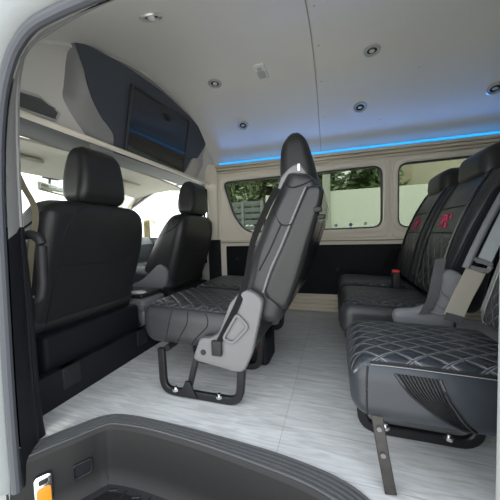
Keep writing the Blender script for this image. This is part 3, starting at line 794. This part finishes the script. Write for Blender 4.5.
def ring(off_, sc=1.): 
    return [bm.verts.new(onp(1.46 + (y - 1.46) * sc, 1.30 + (z - 1.30) * sc, off_)) for y, z in face]
A = ring(.0, .985); B = ring(-.012, 1.0); Cc = ring(-.05, 1.0)
bm.faces.new(A)
for p, q_ in ((A, B), (B, Cc)):
    for i in range(len(p)): bm.faces.new((p[i], p[(i + 1) % len(p)], q_[(i + 1) % len(p)], q_[i]))
bm.faces.new(Cc[::-1])
bmesh.ops.recalc_face_normals(bm, faces=bm.faces)
obj('face_panel', bm, NAV, oc, 30)
lf = [(.878, 1.447), (.932, 1.375), (.95, 1.335), (.988, 1.275), (1.044, 1.221), (1.09, 1.195), (1.127, 1.162), (1.135, 1.10), (1.14, 1.085)]
lo = [(.905, 1.50), (.915, 1.42), (.922, 1.36), (.918, 1.310), (.912, 1.255), (.955, 1.195), (1.0, 1.150), (1.03, 1.110), (1.04, 1.075)]
lf = [(p.x, p.y) for p in smooth_path([(a, b_, 0) for a, b_ in lf], 4)]; lo = [(p.x, p.y) for p in smooth_path([(a, b_, 0) for a, b_ in lo], 4)]
rows = []
for (a, b_), (c_, d_) in zip(lf, lo):
    p = onp(a, b_, -.004); q_ = Vector((-1.115, c_ - .01, d_)); m_ = (p + q_) / 2 + Vector((.012, -.010, -.006))
    rows.append([p, p * .7 + q_ * .3 + Vector((.008, -.007, -.004)), m_, p * .3 + q_ * .7 + Vector((.008, -.007, -.004)), q_])
obj('end_fairing', grid_surf(rows, .006), WNG, oc, 60)
rr_ = [(2.06, 1.40), (1.985, 1.285), (1.90, 1.245), (1.86, 1.17), (1.82, 1.10)]
ro = [(2.20, 1.36), (2.16, 1.26), (2.10, 1.20), (2.06, 1.15), (2.02, 1.10)]
rows = [[onp(a, b_, -.006), Vector((-1.075, (a + c_) / 2, (b_ + d_) / 2 - .01)), Vector((-1.10, c_, d_))] for (a, b_), (c_, d_) in zip(rr_, ro)]
obj('end_fairing', grid_surf(rows, .006), mat('beige_fairing', (.48, .45, .40), .5), oc, 60)
tv = empty('television_screen', (-1.04, 1.5, 1.1), 'flat dark screen set in the overhead console, a blue line reflected in it', 'television')
fr_ = (onp(0, 1.45, .0), Vector((0, 1, 0)), Vector((math.sin(T), 0, math.cos(T))))
def tvp(y0, z0, y1, z1): return [(y0, (z0 - 1.45) / math.cos(T)), (y1, (z0 - 1.45) / math.cos(T)), (y1, (z1 - 1.45) / math.cos(T)), (y0, (z1 - 1.45) / math.cos(T))]
o_ = [(p.x, p.y) for p in round_poly([(a, b_, 0) for a, b_ in [(1.205, -.348), (1.80, -.352), (1.775, .03), (1.19, -.005)]], .012, 4)]
cxy = (sum(a for a, b_ in o_) / len(o_), sum(b_ for a, b_ in o_) / len(o_))
i_ = [(cxy[0] + (a - cxy[0]) * .945, cxy[1] + (b_ - cxy[1]) * .915) for a, b_ in o_]
obj('bezel', plate(o_, [i_], .014, .004, fr_), RIM, tv, 30)
obj('screen', plate([(cxy[0] + (a - cxy[0]) * .96, cxy[1] + (b_ - cxy[1]) * .94) for a, b_ in o_], (), .006, .0005, fr_), SCR, tv, False)
# slotted outlet in the bulkhead
av = empty('air_vent', (-1.11, .80, 1.13), 'dark mesh air vent in the grey bulkhead at the left of the console', 'vent')
obj('frame', plate([(p.x, p.y) for p in round_poly([(.70, 1.125, 0), (.86, 1.135, 0), (.885, 1.18, 0), (.80, 1.215, 0), (.69, 1.20, 0)], .01, 3)], (), .008, .002, ((-1.112, 0, 0), (0, 1, 0), (0, 0, 1))), LIT, av, 30)
gr = bmesh.new()
gr = plate([(.712, 1.138), (.853, 1.145), (.868, 1.176), (.80, 1.203), (.705, 1.19)], (), .004, .001, ((-1.105, 0, 0), (0, 1, 0), (0, 0, 1)))
for k in range(6): box_into(gr, (-1.101, .712, 1.145 + k * .008), (-1.098, .855, 1.148 + k * .008))
obj('grille', gr, VNT, av, 30)

# ceiling lights
DL = [(-.622, .864, 'recessed ceiling light nearest the door, above the near front seat'),
      (-.691, 1.565, 'recessed ceiling light just behind the top of the overhead console'),
      (-.646, 1.951, 'small recessed ceiling light near the left end of the blue light line'),
      (.190, 1.570, 'recessed ceiling light high in the middle of the roof, right of the roof seam'),
      (.164, 1.954, 'small recessed ceiling light above the far window, right of the roof seam'),
      (.891, 1.968, 'recessed ceiling light at the right edge of the photo above the far bench')]
RING = mat('satin_ring', (.55, .54, .53), .35, .5)
lamp_in = mat('lamp_glass', (.55, .55, .55), .15, coat=.5)
for x, y, lab in DL:
    k = (.96 if y > 1.45 else .84); nrm = Vector((0, -k * (y - 1.45), -1)).normalized()
    c = Vector((x, y, zc(y)))
    t = empty('ceiling_light', c, lab, 'ceiling light', 'recessed ceiling lights')
    bm = torus(c + nrm * .003, nrm, .036, .0065); torus(c + nrm * .004, nrm, .027, .003, bm=bm)
    obj('ring', bm, RING, t)
    obj('reflector', disc(c + nrm * .0005, nrm, .029, .001, 24), DPL, t)
    bm = bmesh.new(); bmesh.ops.create_uvsphere(bm, u_segments=16, v_segments=8, radius=.015)
    for v in bm.verts: v.co = Vector((v.co.x, v.co.y, v.co.z * .5)) + c + nrm * .005
    obj('bulb', bm, lamp_in, t)
# white switch panel on the ceiling
c = Vector((-.395, 1.548, zc(1.548))); nrm = Vector((0, -.094, -1)).normalized()
sw = empty('dome_lamp', c, 'white rectangular dome lamp on the ceiling left of the roof seam', 'lamp')
ex = Vector((1, 0, 0)); ey = ex.cross(nrm).normalized() * -1
def rp(w, h, r, cx_=0, cy_=0): return [(p.x, p.y) for p in round_poly([(cx_ - w, cy_ - h, 0), (cx_ + w, cy_ - h, 0), (cx_ + w, cy_ + h, 0), (cx_ - w, cy_ + h, 0)], r, 4)]
ez = ex.cross(ey)
if ez.dot(nrm) < 0: ey = -ey
obj('housing', plate(rp(.033, .062, .012), (), .012, .004, (c, ex, ey)), WHI, sw, 30)
obj('lens', plate(rp(.022, .030, .008, 0, -.014), (), .004, .001, (c + nrm * .012, ex, ey)), LIT, sw, 30)
obj('switch', plate(rp(.012, .010, .003, 0, .034), (), .007, .002, (c + nrm * .012, ex, ey)), LIT, sw, 30)

# blue light line along the far cornice
led = obj('led_strip', bx((-.955, FW - .050, 1.258), (2.55, FW - .030, 1.269), .004), LED)
tag(led, 'glowing blue light strip along the top of the far side wall', 'light strip')
la = bpy.data.lights.new('led_glow', 'AREA'); la.shape = 'RECTANGLE'; la.size = 3.4; la.size_y = .02; la.energy = .8; la.color = (.06, .32, 1.); la.spread = math.radians(34)
lo_ = bpy.data.objects.new('led_glow', la); COL.objects.link(lo_); lo_.location = (.80, FW - .056, 1.272)
dv = Vector((0, -.72, .69)); lo_.rotation_euler = dv.to_track_quat('-Z', 'Y').to_euler()

# grab handle on the near pillar
gh = empty('grab_handle', (-.93, .575, .46), 'black grab handle on the door pillar behind the near front seat', 'handle')
obj('bar', tube(round_poly([(-1.0, .59, .655), (-.905, .60, .665), (-.874, .605, .645), (-.880, .605, .50), (-.892, .60, .452), (-1.0, .59, .465)], .03, 5, False), .0145, n=12), DPL, gh)
obj('mount', bx((-1.015, .578, .635), (-.98, .605, .675), .006), DPL, gh, 30); obj('mount', bx((-1.015, .578, .445), (-.98, .605, .485), .006), DPL, gh, 30)

# step lamp and flush pull on the slanted end of the step
SA = Vector((-.87, .499, 0)); SD = Vector((.5534, .8329, 0)); SN = Vector((.8329, -.5534, 0))
def sfr(o): return (SA + SN * o, SD, Vector((0, 0, 1)))
def yz(y0, y1, z0, z1, r): return [(p.x, p.y) for p in round_poly([(y0, z0, 0), (y1, z0, 0), (y1, z1, 0), (y0, z1, 0)], r, 4)]
sl = empty('step_lamp', SA + SD * .048 + SN * .012 + Vector((0, 0, -.15)), 'lit amber step lamp at the bottom left corner of the door step', 'lamp')
obj('housing', plate(yz(.026, .070, -.165, -.050, .012), (), .008, .003, sfr(.009)), CHR, sl, 30)
obj('lens', plate(yz(.031, .065, -.158, -.086, .010), (), .010, .004, sfr(.012)), AMB, sl, 30)
obj('switch', plate(yz(.037, .059, -.076, -.062, .004), (), .006, .002, sfr(.014)), DPL, sl, 30)
fp = empty('flush_pull', SA + SD * .148 + SN * .012 + Vector((0, 0, -.11)), 'small black recessed pull in the side of the door step', 'handle')
obj('frame', plate(yz(.120, .176, -.116, -.066, .010), [yz(.126, .170, -.110, -.072, .008)], .008, .003, sfr(.008)), STEP, fp, 30)
obj('recess', plate(yz(.122, .174, -.114, -.068, .008), (), .003, .0005, sfr(.009)), BLK, fp, 30)

# driver's mirror, visor, belt
rm = empty('rear_view_mirror', (-1.98, 1.45, 1.04), 'interior rear-view mirror hanging at the top of the windscreen', 'mirror')
rbm = RB((.03, .21, .065), .015, lambda p: (-1.985 + p[0] - .08 * p[1], 1.475 + p[1], 1.02 + p[2] - .10 * p[1]), (3, 8, 4), 3)
obj('housing', rbm.bm(), mat('mirror_back', (.25, .24, .2), .4), rm, 60)
obj('mirror_glass', plate([(p.x, p.y) for p in round_poly([(-.095, -.025, 0), (.095, -.025, 0), (.095, .025, 0), (-.095, .025, 0)], .01, 4)], (), .002, .0005, ((-1.969, 1.475, 1.02), Vector((-.08, 1, -.10)).normalized(), (0, .1, 1))), MIR, rm, 30)
obj('stem', tube([(-1.985, 1.46, 1.045), (-1.95, 1.44, 1.10), (-1.92, 1.43, 1.12)], .009), DPL, rm)
obj('mount', bx((-1.95, 1.38, 1.075), (-1.90, 1.49, 1.105), .008), DPL, rm, 30)
for yv, lab in ((.98, 'cloth sun visor folded up above the near front seat'), (1.80, 'cloth sun visor folded up above the far front seat')):
    sv = empty('sun_visor', (-1.70, yv, 1.08), lab, 'sun visor', 'sun visors')
    r_ = RB((.17, .38, .022), .010, lambda p, yv=yv: (-1.70 + p[0], yv + p[1], 1.087 + p[2] - .18 * p[0] * -1), (4, 8, 2), 3)
    obj('panel', r_.bm(), TEX, sv, 60); obj('hinge', tube([(-1.79, yv - .17, 1.085), (-1.79, yv + .17, 1.085)], .006), DPL, sv)
pb = empty('seat_belt', (-1.02, .64, .60), 'olive seat belt running down from the near pillar behind the front seat', 'seat belt', 'seat belts')
obj('webbing', ribbon([(-1.02, .622, .93), (-1.02, .66, .835), (-1.02, .694, .745), (-1.05, .69, .60), (-1.09, .672, .30)], (.9, .1, .0), .026), WEBO, pb)
obj('anchor', bx((-1.04, .575, .915), (-1.0, .640, .965), .008), DPL, pb, 30)
ba = empty('seat_belt', (-1.06, FW - .03, .9), 'black seat belt anchored to the pale far pillar behind the front seat', 'seat belt', 'seat belts')
obj('anchor', bx((-1.115, FW - .055, .965), (-1.085, FW - .03, 1.06), .008), DPL, ba, 30)
obj('webbing', ribbon([(-1.10, FW - .058, 1.0), (-1.10, FW - .075, .88), (-1.10, FW - .08, .40)], (0, .3, 0), .035), WEBB, ba)

# door mirror outside the far front door
dm = empty('door_mirror', (-2.02, FW + .20, .55), 'yellowish door mirror outside the far front window', 'mirror')
rbm = RB((.09, .13, .24), .04, lambda p: (-1.90 + p[0], FW + .20 + p[1], .72 + p[2]), (3, 4, 6), 4)
obj('housing', rbm.bm(), mat('mirror_shell', (.30, .24, .12), .4), dm, 60)
obj('mirror_glass', bx((-1.856, FW + .15, .625), (-1.853, FW + .25, .815), .001), MIR, dm, 30)
obj('arm', tube([(-1.93, FW + .06, .60), (-1.91, FW + .20, .62)], .018), DPL, dm)

# little round stickers on the far pane
for x, z, r, cm, lab in ((.008,   .697, .012, (.25, .30, .32), 'small grey round sticker at the foot of the far window, leftmost of three'),
                         (.119, .70, .014, (.05, .22, .40), 'small blue round sticker at the foot of the far window'),
                         (.227, .705, .012, (.45, .50, .46), 'pale round sticker near the right corner of the far window')):
    o = obj('sticker', disc((x, FW + .0395, z), (0, -1, 0), r, .001, 20), mat('sticker_film', cm, .5)); tag(o, lab, 'sticker', 'round window stickers')

# ================================================================== OUTSIDE
GZ = -.65
struct('ground', bx((-30, -18, GZ - .2), (30, 30, GZ)), mat('concrete_ground', (.50, .49, .46), .85, var=.15, vscale=1.5), False)
struct('wall_yard', bx((-1.75, 7.0, GZ), (5.2, 7.2, 1.66), .01), mat('pale_wall', (.74, .79, .65), .8, var=.05, vscale=.8), 30)
gt = empty('gate', (-2.3, 7.0, GZ), 'grey louvred gate beside the pale yard wall, seen through the far window', 'gate')
bm = bmesh.new()
for i in range(13): box_into(bm, (-2.95, 7.02, GZ + .08 + i * .165), (-1.85, 7.06, GZ + .20 + i * .165), .01)
obj('louvres', bm, mat('gate_grey', (.20, .22, .22), .6), gt, 30)
for x in (-2.98, -2.4, -1.86): obj('post', bx((x - .035, 6.98, GZ), (x + .035, 7.1, 1.55), .008), mat('gate_post', (.26, .28, .27), .6), gt, 30)
po_ = obj('wall_post', bx((-.28, 6.9, GZ), (-.10, 7.0, 2.05), .015), mat('post_stone', (.45, .46, .38), .8)); tag(po_, 'slim pale post standing in front of the yard wall', 'post')
bd = empty('building', (4.6, 11, GZ), 'cream building beyond the yard wall seen in the second window', 'building')
obj('wall', bx((1.9, 9.5, GZ), (8.5, 15, 4.5)), mat('cream_render', (.62, .58, .42), .8), bd, False)
obj('corner', bx((1.80, 9.4, GZ), (2.25, 9.6, 4.6), .01), mat('corner_stone', (.50, .46, .30), .8), bd, 30)
obj('roof', bx((1.6, 9.2, 4.5), (8.8, 15.3, 4.7), .02), mat('roof_slab', (.4, .38, .34), .8), bd, 30)

LEAF = [mat('leaf_green_%s' % 'abc'[i], c, .55, var=.45, vscale=3.) for i, c in enumerate([(.12, .18, .07), (.17, .22, .10), (.22, .26, .14)])]
BARK = mat('bark', (.10, .075, .05), .9, bump=.6, bscale=30)
def tree(x, y, h, rx, rz, n, lab, lm, leaf=.13):
    t = empty('tree', (x, y, GZ), lab, 'tree', 'trees beyond the yard wall')
    tr = bmesh.new(); zt = h - rz
    sweep(smooth_path([(x, y, GZ), (x + .05, y, GZ + (zt - GZ) * .5), (x - .04, y + .03, zt)], 4), circ(.09, 10), (1, 0, 0), False, tr)
    for k in range(7):
        a = k * 2.4; sweep(smooth_path([(x, y, zt - .5), (x + math.cos(a) * rx * .4, y + math.sin(a) * rx * .4, zt), (x + math.cos(a) * rx * .8, y + math.sin(a) * rx * .8, zt + rz * .5 * math.sin(k))], 4), circ(.03, 6), (1, 0, 0), False, tr)
    obj('trunk', tr, BARK, t)
    bm = bmesh.new(); cl = [(random.gauss(0, .45), random.gauss(0, .45), random.gauss(0, .45)) for _ in range(26)]
    for i in range(n):
        c0 = random.choice(cl); d = Vector([c0[j] + random.gauss(0, .17) for j in range(3)])
        c = Vector((x + d.x * rx, y + d.y * rx, zt + d.z * rz))
        a = Vector((random.gauss(0, 1), random.gauss(0, 1), random.gauss(0, 1))).normalized(); b_ = a.orthogonal().normalized()
        s = leaf * random.uniform(.6, 1.3)
        bm.faces.new([bm.verts.new(c + a * s), bm.verts.new(c + b_ * s * .45), bm.verts.new(c - a * s), bm.verts.new(c - b_ * s * .45)])
    obj('foliage', bm, lm, t, False)
tree(-3.7, 9.6, 3.1, .7, 1.3, 2600, 'tall leafy tree behind the grey gate, leftmost beyond the window', LEAF[1])
tree(-2.0, 8.4, 2.7, .75, 1.1, 2600, 'pale leafy tree behind the right end of the grey gate', LEAF[2])
tree(-.3, 9.9, 3.2, .9, 1.2, 3200, 'dark leafy tree behind the slim pale post', LEAF[0])
tree(1.05, 8.2, 2.9, .8, 1.05, 2600, 'dark leafy tree above the middle of the pale wall', LEAF[0])

# ================================================================== LIGHT, CAMERA
w = bpy.data.worlds.new('sky'); SC.world = w; w.use_nodes = True
n = w.node_tree.nodes; l = w.node_tree.links
tc = n.new('ShaderNodeTexCoord'); sx = n.new('ShaderNodeSeparateXYZ'); l.new(tc.outputs['Generated'], sx.inputs[0])
cr = n.new('ShaderNodeValToRGB'); cr.color_ramp.elements[0].position = .0; cr.color_ramp.elements[0].color = (1.0, .99, .95, 1)
cr.color_ramp.elements[1].position = .7; cr.color_ramp.elements[1].color = (.84, .91, 1.0, 1)
l.new(sx.outputs['Z'], cr.inputs[0]); l.new(cr.outputs[0], n['Background'].inputs[0]); n['Background'].inputs[1].default_value = 4.0
sun = bpy.data.lights.new('sun', 'SUN'); sun.energy = 7.0; sun.angle = math.radians(3); sun.color = (1, .95, .86)
so = bpy.data.objects.new('sun', sun); COL.objects.link(so); so.rotation_euler = Vector((.35, .02, -1.0)).to_track_quat('-Z', 'Y').to_euler()

cam = bpy.data.cameras.new('camera'); cam.sensor_width = 36; cam.lens = 269 / 500 * 36; cam.clip_start = .02
co = bpy.data.objects.new('camera', cam); COL.objects.link(co)
R = Matrix(((.95335763, -.00897278, -.30170965), (.30056474, -.06367426, .95163355), (-.02774994, -.9979304, -.05800744)))
right, down, fwd = R.col[0], R.col[1], R.col[2]
M4 = Matrix.Identity(4)
for i in range(3): M4[i][0] = right[i]; M4[i][1] = -down[i]; M4[i][2] = -fwd[i]
M4[2][3] = .645
co.matrix_world = M4
SC.camera = co
SC.view_settings.view_transform = 'Standard'; SC.view_settings.look = 'None'; SC.view_settings.gamma = 1; SC.view_settings.use_curve_mapping = False
SC.view_settings.exposure = 0.08
